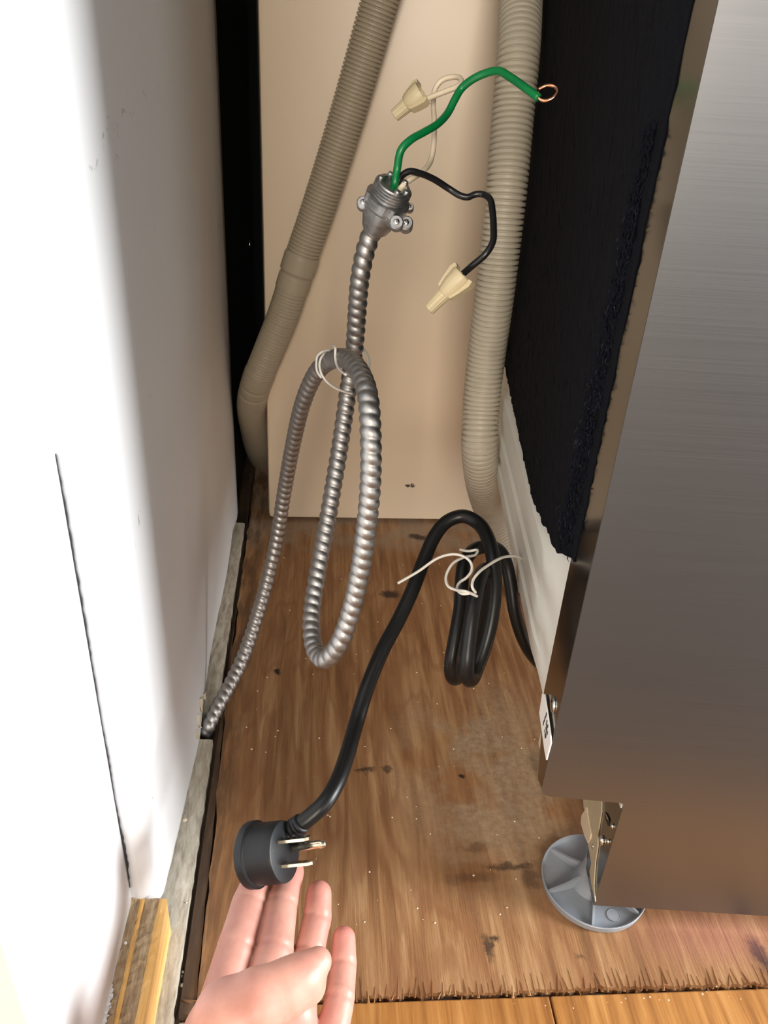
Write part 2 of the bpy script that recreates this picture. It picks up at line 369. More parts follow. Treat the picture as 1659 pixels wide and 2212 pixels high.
# left wall of the alcove: a painted wall with an uneven lower edge
def wall_left():
    ys = np.r_[np.linspace(.311, .62, 40), np.linspace(.63, .850, 14)]; zs = np.r_[0., .004, .01, .02, np.linspace(.04, .9, 44)]
    V = []; Fc = []; ny, nz = len(ys), len(zs)
    zb = np.interp(ys, [.311, .33, .4, .48, .50, .53, .6, .7, .78, .83, 1.4], [.038, .010, .003, .002, .012, .012, .003, .006, .020, .004, .0])+rng.normal(0, .0007, ny)
    for i, y in enumerate(ys):
        for j, z in enumerate(zs):
            zz = zb[i]+(z)*(.9-zb[i])/.9
            bulge = .004*math.exp(-((y-.50)/.07)**2-((zz-.03)/.09)**2)+.0012*math.sin(y*19+zz*5)
            rnd = -.006*max(0, 1-(y-.311)/.012)**2
            V.append((-.100+bulge+rnd, y, zz))
    for i in range(ny-1):
        for j in range(nz-1): Fc.append((i*nz+j, (i+1)*nz+j, (i+1)*nz+j+1, i*nz+j+1))
    n = len(V)                                   # rear skin and rim, so that the wall is a solid sheet of drywall
    V += [(-.1127, v[1], v[2]) for v in V]
    Fc += [tuple(i+n for i in f[::-1]) for f in Fc]
    rim = [j for j in range(nz)]
    for j in range(nz-1): Fc += [(j, j+1, n+j+1, n+j), ((ny-1)*nz+j+1, (ny-1)*nz+j, n+(ny-1)*nz+j, n+(ny-1)*nz+j+1)]
    for i in range(ny-1): Fc += [((i+1)*nz, i*nz, n+i*nz, n+(i+1)*nz), (i*nz+nz-1, (i+1)*nz+nz-1, n+(i+1)*nz+nz-1, n+i*nz+nz-1)]
    return put('wall_left', V, Fc, M['paint'])
wl = tag(wall_left(), kind='structure')
tp = MB()
for (x, y, w, h, dz) in [(432, 1525, .006, .010, .003), (440, 1512, .004, .006, .004), (428, 1560, .005, .012, .002), (424, 1588, .004, .008, .001)]:
    c = on_x(x, y, -.0965); V = []
    for k in range(9):
        a = k/9*2*math.pi; r = rng.uniform(.6, 1.2); V.append(c+np.array([.002*math.sin(a*2)+rng.normal(0, .0006), w*math.cos(a)*r, h*.7*math.sin(a)*r+dz]))
    n = len(V); V += [v+np.array([.0012, 0, 0]) for v in V]
    tp.add(V, [tuple(range(n)), tuple(range(2*n-1, n-1, -1))]+[(i, (i+1) % n, n+(i+1) % n, n+i) for i in range(n)])
tp.put('torn_drywall_paper', M['paper'], wl, smooth=False)
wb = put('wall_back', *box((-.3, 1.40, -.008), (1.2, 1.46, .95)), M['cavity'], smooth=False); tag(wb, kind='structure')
put('cavity_shade_lining', *box((-.145, .852, -.008), (-.106, 1.40, .88)), M['cavity'], wb, smooth=False)  # near-black colour stands in for the gap's deep shade
# cabinet end panel in front of the wall, and the beige cabinet beyond its edge
tr = put('trim_1', *box((-.1310, .1775, -.0015), (-.1128, .85, .88), .0008), M['paint'], smooth=False); tag(tr, kind='structure')
put('cabinet_side', *box((-.150, -.35, -.0015), (-.1335, .60, .88), .001), M['beige'], tr, smooth=False)
# raised dark sliver standing for the shaded crack between the end panel and the wall
cr = MB()
zz = np.linspace(.05, .346, 90); prev = None
wd_ = np.abs(np.interp(zz, [.05, .07, .10, .13, .16, .19, .23, .28, .33, .346], [.0001, .0011, .0009, .0001, .0006, .0001, .0004, .0006, .0004, 0]))*(1+.5*rng.normal(0, 1, 90).clip(-1, 1))
V = []
for z, w in zip(zz, wd_): V += [(-.1126-.0001, .3111-w*.2, z), (-.1126+w, .3105-.0004, z), (-.1126+w, .3120, z), (-.1127, .3120, z)]
Fc = []
for i in range(89):
    a = i*4; Fc += [(a+k, a+(k+1) % 4, a+4+(k+1) % 4, a+4+k) for k in range(4)]
cr.add(V, Fc).put('joint_crack', M['dark'], tr, smooth=False)
# sole strip under the wall, cut where the conduit comes up
for a, b in ((.2, .478), (.507, .83)):
    ys = np.arange(a, b, .006); zt = .0035+rng.normal(0, .0004, len(ys)); V = []
    for y, z in zip(ys, zt):
        xr = -.0822-.0140*(y-.28)+rng.normal(0, .0003); xl = -.104
        V += [(xl, y, -.008), (xr, y, -.008), (xr-.0004, y, z-.0006), (xr-.002, y, z), (xl, y, z+.0004)]
    Fc = [tuple(range(4, -1, -1)), tuple(range(len(V)-5, len(V)))]
    for i in range(len(ys)-1): Fc += [(i*5+k, i*5+(k+1) % 5, i*5+5+(k+1) % 5, i*5+5+k) for k in range(5)]
    t_ = put('trim_2', V, Fc, M['strip'], smooth='angle'); tag(t_, kind='structure')
# end of the plywood cabinet side, its layers showing
pb = empty('plywood_offcut', (-.104, .311, -.0015)); tag(pb, 'cut plywood board with striped layered top edge under the white wall corner', 'board')
lx = np.array([0, .37, .48, .82, 1])*.0255-.1170
for k in range(4):
    ys = np.r_[np.linspace(.311, .10, 60), -.2]; x0, x1 = lx[k], lx[k+1]; V = []
    rough_ = .0011 if k % 2 == 0 else .0004
    for i, y in enumerate(ys):
        e = rng.normal(0, 1, 4)*rough_*.5; sl = .002*(i/60)
        l_ = x0+(rng.uniform(-.0008, .0016) if k == 0 else 0); r_ = x1
        V += [(l_, y, -.0015), (r_, y, -.0015), (r_, y, .038+e[0]*.3), ((x0+x1)/2, y, .0385+e[1]), (l_, y, .0378+e[2])]
    Fc = [tuple(range(4, -1, -1)), tuple(range(len(V)-5, len(V)))]
    for i in range(len(ys)-1): Fc += [(i*5+j, i*5+(j+1) % 5, i*5+5+(j+1) % 5, i*5+5+j) for j in range(5)]
    put('wood_layer', V, Fc, M['lay_dark'] if k % 2 == 0 else M['lay_light'], pb, smooth=False)
pc = MB()
for k in range(60):
    y = rng.uniform(.08, .31); x = -.1165+abs(rng.normal(0, .0018))+(.311-y)*.015*rng.uniform(0, 1); r = rng.uniform(.0005, .0017)
    pc.add(*dome((x, y, .0382), (rng.normal(0, .2), rng.normal(0, .2), 1), r, r*.4, 6))
sm = []; yy = np.linspace(.20, .27, 70)
wv = .0022+.0060*np.interp(yy, [.20, .225, .255, .262, .27], [.9, 1., .75, .3, .0])*(.65+.35*rng.random(70)); wv = np.maximum(.0004, wv)
V = []
for y, w in zip(yy, wv): V += [(-.1172, y, .0378), (-.1172+w, y, .0394+.0004*rng.random()), (-.1172, y, .0402)]
Fc = [(0, 1, 2), (69*3+2, 69*3+1, 69*3)]
for i in range(69): Fc += [(i*3+k, i*3+(k+1) % 3, i*3+3+(k+1) % 3, i*3+3+k) for k in range(3)]
put('paint_smear', V, Fc, M['paint'], pb, smooth=False)
tag(pc.put('paint_flake', M['paint'], pb), 'white paint flecks', kind='stuff')
# unseen worktop over the alcove, included to shade the gap
ct = put('countertop', *box((-1.2, .28, .88), (1.4, 1.46, .92), .003), M['counter'], smooth=False); tag(ct, kind='structure')
# kitchen wall behind the photographer
wk = put('wall_front', *box((-1.6, -2.66, -.008), (1.8, -2.6, 2.4)), M['plaster'], smooth=False); tag(wk, kind='structure')

# ================================================================== CREAM APPLIANCE AT THE BACK
cp = put('appliance_back', *box((-.0622, YB, .004), (.52, YB+.42, .86), .005), M['cream'], smooth='angle')
tag(cp, 'cream enamelled appliance side standing at the back between the two grey hoses', 'appliance')
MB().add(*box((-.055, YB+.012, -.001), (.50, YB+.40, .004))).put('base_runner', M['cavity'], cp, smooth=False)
bp = on_x(538, 528, -.1055)
MB().add(*dome(bp, (1, 0, 0), .011, .008, 20)).put('bolt_head', M['bright'], wb)

# ================================================================== DRAIN HOSES
ANG = -5.3637*math.pi/180                        # the appliance on the right is turned a little
AX = np.array([math.cos(ANG), math.sin(ANG), 0]); AY = np.array([-math.sin(ANG), math.cos(ANG), 0]); AZ = np.array([0, 0, 1.])
A0 = np.array([.1344, .3154, 0.])                                 # lower-left corner line of the steel front
def groove(ph, w=.32, d=.25):
    x = np.abs((ph % 1)-.5)*2
    return 1-d*np.clip(1-(1-x)/w, 0, 1)**.7
hr = empty('drain_hose', on_z(1080, 1225)); tag(hr, 'pale grey corrugated drain hose hanging straight down beside the black insulated appliance', 'hose', 'corrugated drain hoses')
def beside(x, y, off):                          # point of the pixel's sight line that lies off metres left of the appliance's side
    q = ray(x, y); A = A0-AX*off; return CAM+q*(((A-CAM)@AX)/(q@AX))
HP = [on_y(1146, -700, .775), on_y(1138, -400, .77)]+[beside(*q, .0230) for q in ((1128, -70), (1121, 100), (1108, 250), (1095, 400), (1082, 520), (1068, 640), (1052, 760), (1040, 870))]+[beside(1036, 960, .0212), on_y(1041, 1030, .655), on_y(1056, 1095, .694), on_y(1082, 1160, .705), on_y(1110, 1225, .70), on_y(1150, 1290, .68)]
for P in HP: P[2] = max(P[2], .0175)
C_, s_ = spline(HP, .0044/8)
MB().add(*sweep(C_, s_, lambda s, t: .0166*groove(s/.0044), 36)).put('corrugated_tube', M['hose'], hr)
hl = empty('drain_hose', on_z(560, 1040)); tag(hl, 'taupe ribbed hose slanting down across the cream panel into the dark gap by the wall', 'hose', 'corrugated drain hoses')
L1 = [on_y(1010, -640, .800), on_y(925, -350, .804), on_y(842, -70, .808), on_y(805, 60, .810), on_y(765, 200, .812), on_y(726, 330, .812), on_y(686, 455, .812), on_y(655, 545, .812), on_y(636, 605, .812), on_y(612, 680, .812), on_y(580, 760, .816), on_y(556, 820, .825), on_y(544, 870, .845), on_y(541, 925, .885), on_y(540, 965, .93), on_y(539, 990, 1.0), on_y(538, 998, 1.08)]
for P in L1: P[0] = max(P[0], -.0805)
C_, s_ = spline(L1, .0036/8)
def px_s(y): return s_[int(np.argmin([abs(((H/2-F*((p-CAM)@UP)/((p-CAM)@FW)))-y) for p in C_]))]
sA, sB, sC, sD = px_s(548), px_s(592), px_s(625), px_s(805)
def part_hose(name, a, b, fn, mat):
    i0, i1 = np.searchsorted(s_, a), min(len(s_), np.searchsorted(s_, b)+1)
    MB().add(*sweep(C_[i0:i1], s_[i0:i1], fn, 36)).put(name, mat, hl)
part_hose('corrugated_tube', 0, sA, lambda s, t: .0168*groove(s/.0036, .34, .14), M['hose2'])
cuff = lambda s, t: .0178-.0016*np.exp(-((s-sB)/.0015)**2)-.0008*((s > sB)*1.)-.0012*np.exp(-((s-sA)/.002)**2)
part_hose('cuff', sA, sC, cuff, M['hose2'])
part_hose('corrugated_tube', sC, sD, lambda s, t: .0164*groove(s/.0033, .34, .10), M['hose2'])
part_hose('cuff', sD, s_[-1], lambda s, t: .0170-.0010*np.exp(-((s-sD-.018)/.0015)**2)-.0010*np.exp(-((s-sD-.030)/.0015)**2), M['hose2'])

# ================================================================== STAINLESS APPLIANCE ON THE RIGHT
def apt(a, d, z): return A0+AX*a+AY*d+AZ*z                        # along the front, depth behind it, height
def on_side(x, y, off=0.):
    q = ray(x, y); A = A0+AX*off; P = CAM+q*(((A-CAM)@AX)/(q@AX)); return (P-A0)@AY, P[2]
ap = empty('dishwasher', apt(.30, .22, 0)); tag(ap, 'stainless steel fronted dishwasher with black felt insulated side on the right', 'dishwasher')
def arc(cx, cz, r, a0, a1, n=6): return [(cx+r*math.cos(math.radians(a0+(a1-a0)*i/n)), cz+r*math.sin(math.radians(a0+(a1-a0)*i/n))) for i in range(n+1)]
nx = .0510
out = [(0, .86)]+arc(.0065, .1285, .0065, 180, 270)+arc(nx-.003, .1172, .003, 90, 0, 3)+[(nx, .0205)]+[(nx+.55, .0205), (nx+.55, .86)]
V, Fc = slab(out, A0, AX, AZ, AY, .0012)
fr_ = put('steel_front', V, Fc, M['steel'], ap, smooth=False)
# returned edge of the steel front
fd = .037
fo = [(.0012, .86), (.0012, .128), (.012, .1235), (.031, .163), (fd, .172), (fd+.001, .25), (fd, .40), (fd-.001, .86)]
MB().add(*slab(fo, A0, AY, AZ, AX, .0011)).put('steel_flange', M['polished'], ap, smooth=False)
MB().add(*dome(apt(-.0001, *on_side(1196, 1522)), -AX, .005, .0018, 16)).put('rivet', M['bright'], ap)
# white plastic tub: an extruded side with horizontal ribs
pr = [(.030, .160), (.008, .1605), (.0015, .163), (-.0018, .168), (-.0022, .180), (-.0004, .1815), (-.0004, .1925), (-.0030, .1945), (-.0030, .207), (-.0010, .2095), (-.0010, .222), (-.0034, .2245), (-.0034, .240), (-.0008, .243), (.002, .275), (.003, .60), (.003, .84), (.52, .84), (.52, .160)]
d0, d1 = .0385, .452; n = len(pr); V = []
dd = np.r_[np.linspace(d0, d1-.02, 20), d1-.008, d1]
for i, d in enumerate(dd):
    sh = 0 if d < d1-.02 else (.006 if d < d1-.001 else .014)
    for a, z in pr: V.append(apt((max(a, .0004)+(a-max(a, .0004))*min(1, max(0, (d-.05)/.03)) if a < .1 else a)+(sh if a < .1 else 0), d, z-(.03*math.exp(-(d-d0)/.05)*0 if z < .2 else 0)))
Fc = [tuple(range(n)), tuple(range(len(V)-1, len(V)-n-1, -1))]
for i in range(len(dd)-1): Fc += [(i*n+k, i*n+(k+1) % n, (i+1)*n+(k+1) % n, (i+1)*n+k) for k in range(n)]
tb = put('white_tub', V, Fc, M['tub'], ap, smooth='angle')
MB().add(*dome(apt(-.0009, *on_side(1145, 1112)), -AX, .0009, .0004, 8)).put('drain_hole', M['ink'], tb)
# black felt blanket with a ragged lower edge and a shaggy front border
def blanket():
    nd, nz = 120, 110; D = np.linspace(.030, .458, nd); V = []; Fc = []
    zb = np.interp(D, [.03, .036, .062, .068, .079, .10, .143, .19, .23, .28, .329, .37, .395, .458], [.270, .270, .258, .2565, .257, .252, .246, .250, .253, .258, .263, .268, .273, .278])+rng.normal(0, .0008, nd)
    th = np.interp(D, [.03, .045, .1, .458], [.010, .011, .0088, .0075])
    bulk = rng.normal(0, 1, (nd, nz))
    for i, d in enumerate(D):
        for j in range(nz):
            z = zb[i]+(.86-zb[i])*(j/(nz-1))**1.6
            b = .0010*math.exp(-((d-.052)/.010)**2)*(math.exp(-((z-.30)/.05)**2)+.8*math.exp(-((z-.43)/.03)**2))
            V.append(apt(-.0042*min(1, .2+max(0, d-.034)/.024)+(.0012 if j == 0 else 0)-b+bulk[i, j]*.0002, d+bulk[i, j]*.0004, z))
    for i in range(nd-1):
        for j in range(nz-1): Fc.append((i*nz+j, (i+1)*nz+j, (i+1)*nz+j+1, i*nz+j+1))
    n = len(V); V += [v+AX*(.004+.004) for v in V]; Fc += [tuple(k+n for k in f[::-1]) for f in Fc]
    for j in range(nz-1): Fc += [(j, j+1, n+j+1, n+j), ((nd-1)*nz+j+1, (nd-1)*nz+j, n+(nd-1)*nz+j, n+(nd-1)*nz+j+1)]
    for i in range(nd-1): Fc += [((i+1)*nz, i*nz, n+i*nz, n+(i+1)*nz)]
    return put('insulation_blanket', V, Fc, M['felt'], ap)
bk = blanket()
def fibres(name, count, mat, lo, hi, rad):
    mb = MB()
    for k in range(count):
        z = rng.uniform(lo, hi); t = np.clip((z-.25)/.25, 0, 1); d = rng.normal(.0465-.0075*t, .0075-.0050*t); d = min(max(d, .0375), .064)
        p = apt(-.0052*min(1, .25+(d-.036)/.022)-rng.uniform(0, .0008), d, z); L = rng.uniform(.0015, .0048); g = nrm(AZ*rng.choice([-1, 1])+AY*rng.normal(0, .35)+AX*rng.normal(0, .25))
        q = p+g*L*.5-AX*rng.uniform(0, .0008); e = p+g*L+AY*rng.normal(0, .002)
        w = AY*rad; h = AX*rad
        mb.add([p-w, p+w, p-h, q-w, q+w, q-h, e], [(0, 1, 4, 3), (1, 2, 5, 4), (2, 0, 3, 5), (3, 4, 6), (4, 5, 6), (5, 3, 6)])
    tag(mb.put(name, mat, bk, smooth=False), kind='stuff')
fibres('felt_shag', 800, M['lintd'], .268, .48, .0005)
fibres('pale_lint', 130, M['lintm'], .270, .45, .00018)
# plastic lug moulded on the tub behind the hose
lg = [on_side(*q, off=.002) for q in ((1076, 900), (1092, 940), (1106, 1040), (1114, 1090), (1112, 1128), (1104, 1120), (1094, 1080), (1076, 1010))]
MB().add(*slab([(a, b) for a, b in lg], A0+AX*.0005, AY, AZ, AX, .006)).put('moulded_lug', M['tub'], tb, smooth=False)
# mirror reflection built as a white tag with worn black print on the lower edge of the side
tg = [on_side(*q, off=-.0015) for q in ((1172, 1498), (1177, 1500), (1184, 1545), (1190, 1590), (1191, 1605), (1181, 1642), (1177, 1620), (1171, 1575), (1166, 1540), (1170, 1514))]
tago = MB().add(*slab(tg, A0-AX*.0019, AY, AZ, AX, .0008)).put('tag_reflection', M['tagm'], ap, smooth=False); tag(tago, 'white reflection with black print')
ik = MB()
for (x, y, dx, dy) in [(1181, 1540, -2.2, 9), (1178, 1549, -1.8, 9), (1175, 1558, -1.6, 8), (1182, 1556, -1, 6), (1184, 1566, -2, 6), (1180, 1563, 1, 7), (1179, 1572, 2.5, 6), (1182, 1576, -1.5, 6), (1177, 1576, 1, 9), (1183, 1581, -1, 5), (1180, 1585, -1, 8), (1177.5, 1586, .6, 9)]:
    a = np.array(on_side(x, y, -.0020)); b = np.array(on_side(x+dx, y+dy, -.0020)); t = nrm(b-a); nn = np.array([-t[1], t[0]])*.0006
    ik.add(*slab([tuple(a-nn), tuple(b-nn), tuple(b+nn), tuple(a+nn)], A0-AX*.0022, AY, AZ, AX, .0003))
ik.put('printed_mark', M['ink'], tago, smooth=False)
MB().add(*slab([on_side(*q, off=.006) for q in ((1168, 1584), (1163, 1604), (1165, 1616), (1173, 1622), (1175, 1600))], A0+AX*.006, AY, AZ, AX, .004)).put('moulded_lug', M['ivory'], tb, smooth=False)
# leg below the notch: folded steel with rivets, cream strips built as its reflections and the levelling foot
def on_leg(x, y, off=0.): return on_side(x, y, nx+off)
lgp = [(.0012, .125), (.0012, .0205), (.004, .0205), (.030, .022), (.036, .060), (.036, .165), (.0012, .165)]
leg = MB().add(*slab(lgp, A0+AX*nx, AY, AZ, AX, .0012)).put('leg_bracket', M['polished'], ap, smooth=False)
Z6 = lambda x, y: (1150+x/6.144, 1700+y/6.144)
for (x, y, r, h) in [(935, 710, .0034, .0026), (1015, 722, .0016, .0014), (1070, 520, .0019, .0014), (820, 790, .0022, .0018)]:
    MB().add(*dome(apt(nx-.0001, *on_leg(*Z6(x, y))), -AX, r, h, 14)).put('rivet', M['bright'], leg)
MB().add(*slab([(max(.0016, d_), z_) for d_, z_ in [on_leg(*Z6(*q), off=-.0006) for q in ((1145, 190), (1200, 200), (1236, 225), (1190, 345), (1160, 260))]], A0+AX*(nx-.0006), AY, AZ, AX, .0005)).put('white_clip', M['tub'], leg, smooth=False)
MB().add(*slab([on_leg(*Z6(*q), off=-.0006) for q in ((960, 330), (1000, 400), (1015, 445), (1000, 520), (985, 470), (958, 400))], A0+AX*(nx-.0006), AY, AZ, AX, .0005)).put('slot', M['ink'], leg, smooth=False)
MB().add(*slab([on_leg(*Z6(*q), off=-.0009) for q in ((965, 335), (1000, 405), (1012, 445), (985, 415))], A0+AX*(nx-.0009), AY, AZ, AX, .0003)).put('slot_edge', M['bright'], leg, smooth=False)
fs = [on_leg(*Z6(*q), off=-.001) for q in ((670, 100), (680, 280), (700, 330), (745, 600), (760, 680), (735, 745), (780, 1010), (757, 1130), (790, 1330), (832, 1520), (812, 1300), (832, 1000), (866, 780), (862, 640), (915, 330), (915, 100))]
MB().add(*slab(fs, A0+AX*(nx-.001), AY, AZ, AX, .0008)).put('reflection_strip', M['cream_strip'], leg, smooth=False)
f2 = [on_leg(*Z6(*q), off=-.0018) for q in ((715, 270), (650, 380), (640, 480), (690, 650), (732, 745), (765, 690), (775, 620), (745, 480))]
MB().add(*slab(f2, A0+AX*(nx-.0018), AY, AZ, AX, .0012)).put('reflection_strip', M['ivory'], leg, smooth=False)
fc = np.array([.1973, .3398, 0.])
ft = MB().add(*lathe(fc, AZ, [(0, .0350), (.0008, .0362), (.0058, .0370), (.0063, .0366), (.0060, .0359), (.0030, .0348), (.0024, .0335), (.0026, .0155), (.010, .0120), (.022, .0098), (.040, .0086), (.0405, .003)], 56)).put('levelling_foot', M['foot'], ap, smooth='angle')
base_a = math.atan2(*(on_z(1278, 2004)-fc)[[1, 0]])
for k in range(6):
    a = base_a+k*math.pi/3; e = np.array([math.cos(a), math.sin(a), 0]); sd = np.cross(AZ, e)
    MB().add(*slab([(.008, .002), (.0352, .002), (.0356, .0052), (.022, .0085), (.0125, .0125), (.008, .014)], fc-sd*.0008, e, AZ, sd, .0016)).put('foot_rib', M['foot'], ft, smooth=False)
mk = on_z(1325, 1977, .0028)
MB().add(*lathe(mk, AZ, [(0, .0046), (.0003, .0045), (.0003, .0042), (.0001, .0041)], 28)).put('mould_mark', M['foot'], ft, smooth='angle')
MB().add(*lathe(fc+AZ*.040, AZ, [(0, .005), (.13, .005)], 16)).put('threaded_stud', M['galv'], ft)

# ================================================================== ARMOURED CABLE
bx = empty('armored_cable', on_z(445, 1575)); tag(bx, 'looped flexible metal conduit rising from the floor with three loose wires on top', 'cable')
CP = [on_z(443, 1592, -.02), on_z(446, 1577, .0)]+[at(*q) for q in [(470, 1528, .672), (521, 1430, .695), (562, 1310, .70), (595, 1180, .69), (613, 1070, .665), (633, 960, .62), (656, 865, .575), (685, 803, .545), (715, 778, .52), (750, 776, .49), (778, 806, .465), (795, 860, .447), (801, 950, .442), (800, 1050, .45),
    (790, 1150, .463), (775, 1250, .476), (754, 1335, .487), (730, 1395, .495), (702, 1424, .506), (680, 1402, .522), (673, 1340, .537), (686, 1240, .55), (703, 1150, .555), (720, 1050, .556), (735, 960, .556), (747, 880, .553), (757, 810, .545), (766, 750, .532), (771, 680, .516), (778, 600, .498), (790, 540, .488), (806, 495, .481), (816, 474, .476)]]
C_, s_ = spline(CP, .0066/12)
def bxr(s, t):
    ph = s/.0066+t/(2*math.pi)
    return .0063*(.77+.23*np.abs(np.sin(math.pi*ph))**.6+.05*np.exp(-((((ph+.5) % 1)-.5)/.06)**2))
MB().add(*sweep(C_, s_, bxr, 26)).put('metal_conduit', M['galv'], bx)
B = at(810, 492, .481); T = at(850, 404, .460); ux, uy, uz = frame(T-B, -FW); Lc = np.linalg.norm(T-B)
cl = MB().add(*lathe(B-uz*.002, uz, [(0, .0068), (.002, .0084), (.010, .0112), (.0155, .0128), (.0165, .0128), (.017, .0118), (.0175, .0118)], 32, -FW))
# notched collar
nt = lambda a, h: 1.0 if math.sin(a*5+.5) > -.55 else .9
cl.add(*lathe(B+uz*.0155, uz, [(0, .0118), (.0004, .0134), (.0058, .0138), (.0062, .0118)], 60, -FW, nt))
Q2 = lambda x, y, a: at(760+x/10.37, 360+y/10.37, a)
clamp = cl.put('clamp_body', M['zinc'], bx, smooth='angle')
th = [(0, .0102)]
for k in range(4): th += [(.0008+k*.0018, .0104), (.0014+k*.0018, .0116), (.0020+k*.0018, .0116), (.0026+k*.0018, .0103)]
th += [(.0090, .0100), (.0092, .0078), (.004, .0070)]
MB().add(*lathe(B+uz*.0215, uz, th, 40, -FW)).put('threaded_neck', M['zinc'], clamp, smooth='angle')
tt = MB()
for a_ in (0.4, 2.2, 3.0, 4.3, 5.5):
    c = B+uz*.0300+(ux*math.cos(a_)+uy*math.sin(a_))*.0088; tt.add(*lathe(c-uz*.001, uz, [(0, .0022), (.0030, .0021), (.0034, .0016)], 4, np.cross(uz, ux*math.cos(a_)+uy*math.sin(a_))))
tt.put('neck_tooth', M['zinc'], clamp)
def lug(x, y, a, r, ln):
    c = Q2(x, y, a); b = B+uz*.009; m_ = b+(c-b)*.45
    mb = MB().add(*lathe(c-FW*ln*.5, FW, [(0, r*.84), (.0006, r), (ln-.0006, r), (ln, r*.84)], 24)); mb.add(*tube([m_, (m_+c)/2, c], r*.86, .0012, 12))
    o = mb.put('clamp_lug', M['zinc'], clamp, smooth='angle')
    MB().add(*lathe(c-FW*(ln*.5+.0002), -FW, [(-.002, r*.42), (.0004, r*.42), (.0007, r*.34), (.0007, r*.05)], 16)).put('screw_tip', M['bright'], clamp)
lug(255, 838, .469, .0039, .006); lug(1000, 1280, .461, .0042, .006); lug(1210, 1305, .473, .0043, .008)
lug(1290, 930, .476, .0026, .005); lug(470, 540, .486, .0022, .006)
gw = MB().add(*wire([(848, 412, .468), (852, 400, .462), (858, 365, .46), (866, 325, .455), (886, 303, .455), (915, 286, .46), (945, 268, .465), (968, 243, .47), (983, 214, .47), (997, 191, .47), (1020, 172, .465), (1050, 158, .46), (1076, 153, .455), (1102, 167, .45), (1131, 187, .445), (1164, 212, .44)], .0023)).put('green_wire', M['green'], bx); tag(gw, 'green wire with bare copper hook')
MB().add(*wire([(1158, 207, .4405), (1170, 216, .44), (1184, 217, .439), (1198, 209, .438), (1205, 196, .438), (1197, 186, .439), (1182, 185, .440), (1170, 190, .441), (1163, 194, .442)], .00095, .0008)).put('bare_copper', M['copper'], gw)
ww = MB().add(*wire([(860, 414, .468), (866, 404, .464), (885, 389, .466), (915, 369, .475), (931, 345, .485), (937, 310, .49), (938, 260, .495), (936, 222, .50), (940, 192, .50), (955, 173, .498), (983, 166, .495), (996, 172, .49), (990, 186, .486), (966, 196, .485), (938, 207, .485), (905, 222, .485)], .0017)).put('white_wire', M['white_wire'], bx); tag(ww, 'cream white wire bent back into a nut')
bw = MB().add(*wire([(853, 410, .469), (860, 394, .463), (869, 379, .463), (885, 370, .463), (906, 374, .465), (937, 387, .47), (970, 408, .475), (995, 423, .475), (1011, 426, .475), (1026, 420, .475), (1044, 420, .474), (1058, 430, .47), (1063, 450, .465), (1066, 490, .46), (1064, 524, .456), (1048, 550, .456), (1025, 570, .46), (1000, 592, .466), (975, 618, .470)], .0020)).put('black_wire', M['black_wire'], bx); tag(bw, 'black wire running to the lower nut')
def wire_nut(op, tip, label, roll):
    O_ = at(*op); Tp = at(*tip); ax_ = nrm(Tp-O_); L = np.linalg.norm(Tp-O_); u, v, w = frame(ax_, -FW)
    u, v = u*math.cos(roll)+v*math.sin(roll), v*math.cos(roll)-u*math.sin(roll)
    nut = empty('wire_nut', O_); tag(nut, label, 'wire nut', 'beige wire nuts')
    rib = lambda a, h: 1+.035*math.cos(a*14)
    hollow = [(L*.45, .0030), (L*.04, .0052), (0, .0056), (0, .0068), (L*.04, .0072), (L*.30, .0066), (L*.52, .0052), (L*.56, .0042), (L*.985, .0037), (L, .0031)]
    MB().add(*lathe(O_, ax_, hollow, 42, -FW, lambda a, h: 1+(.03*math.cos(a*14) if h > L*.3 else .012*math.cos(a*14)))).put('cap', M['nut'], nut, smooth='angle')
    for sg in (1, -1):
        e = u*sg; V, Fc = slab([(-L*.03, .0060), (-L*.05, .0084), (L*.06, .0092), (L*.30, .0078), (L*.50, .0062), (L*.52, .0040), (L*.1, .004)], O_-v*.0026, ax_, e, v, .0052)
        MB().add(V, Fc).put('wing', M['nut'], nut, smooth=False)
wire_nut((912, 199, .478), (852, 250, .487), 'beige wire nut on the white wire, above the metal clamp', .35)
wire_nut((1001, 594, .459), (926, 669, .468), 'beige wire nut on the black wire, hanging beside the hose', .35)

# ================================================================== POWER CORD
pcord = empty('power_cord', on_z(1010, 1475)); tag(pcord, 'thick black power cord coiled beside the appliance with a round three prong plug', 'cord')
PC = [(648, 1781, .4500), (668, 1766, .4500), (700, 1736, .452), (728, 1690, .462), (750, 1630, .48), (770, 1560, .498), (795, 1480, .51), (826, 1405, .52), (862, 1337, .53), (893, 1270, .537), (916, 1210, .545), (939, 1158, .55), (965, 1127, .553), (1000, 1115, .553), (1034, 1131, .548), (1054, 1163, .538),
      (1065, 1205, .53), (1069, 1270, .525), (1061, 1340, .523), (1046, 1400, .523), (1030, 1443, .52), (1020, 1466, .512), (1010, 1464, .500), (1008, 1435, .495), (1013, 1380, .495), (1021, 1320, .497), (1030, 1270, .503), (1041, 1238, .515), (1052, 1232, .533), (1055, 1255, .548), (1045, 1310, .558), (1030, 1370, .565),
      (1008, 1430, .565), (990, 1462, .558), (977, 1462, .545), (975, 1430, .537), (985, 1370, .537), (995, 1310, .541), (997, 1262, .545), (1003, 1217, .55), (1022, 1189, .558), (1050, 1181, .568), (1075, 1187, .576), (1092, 1212, .582), (1103, 1262, .585), (1112, 1322, .588), (1130, 1380, .595), (1157, 1424, .61), (1195, 1452, .64)]
MB().add(*wire(PC, .0049, .0022, 18)).put('cord', M['rubber'], pcord)
VD = -nrm(ray(620, 1842)); VR = nrm(RT-VD*(RT@VD)); VU = np.cross(VD, VR)
lv = lambda r, u, b: nrm(VR*r+VU*u+VD*b)
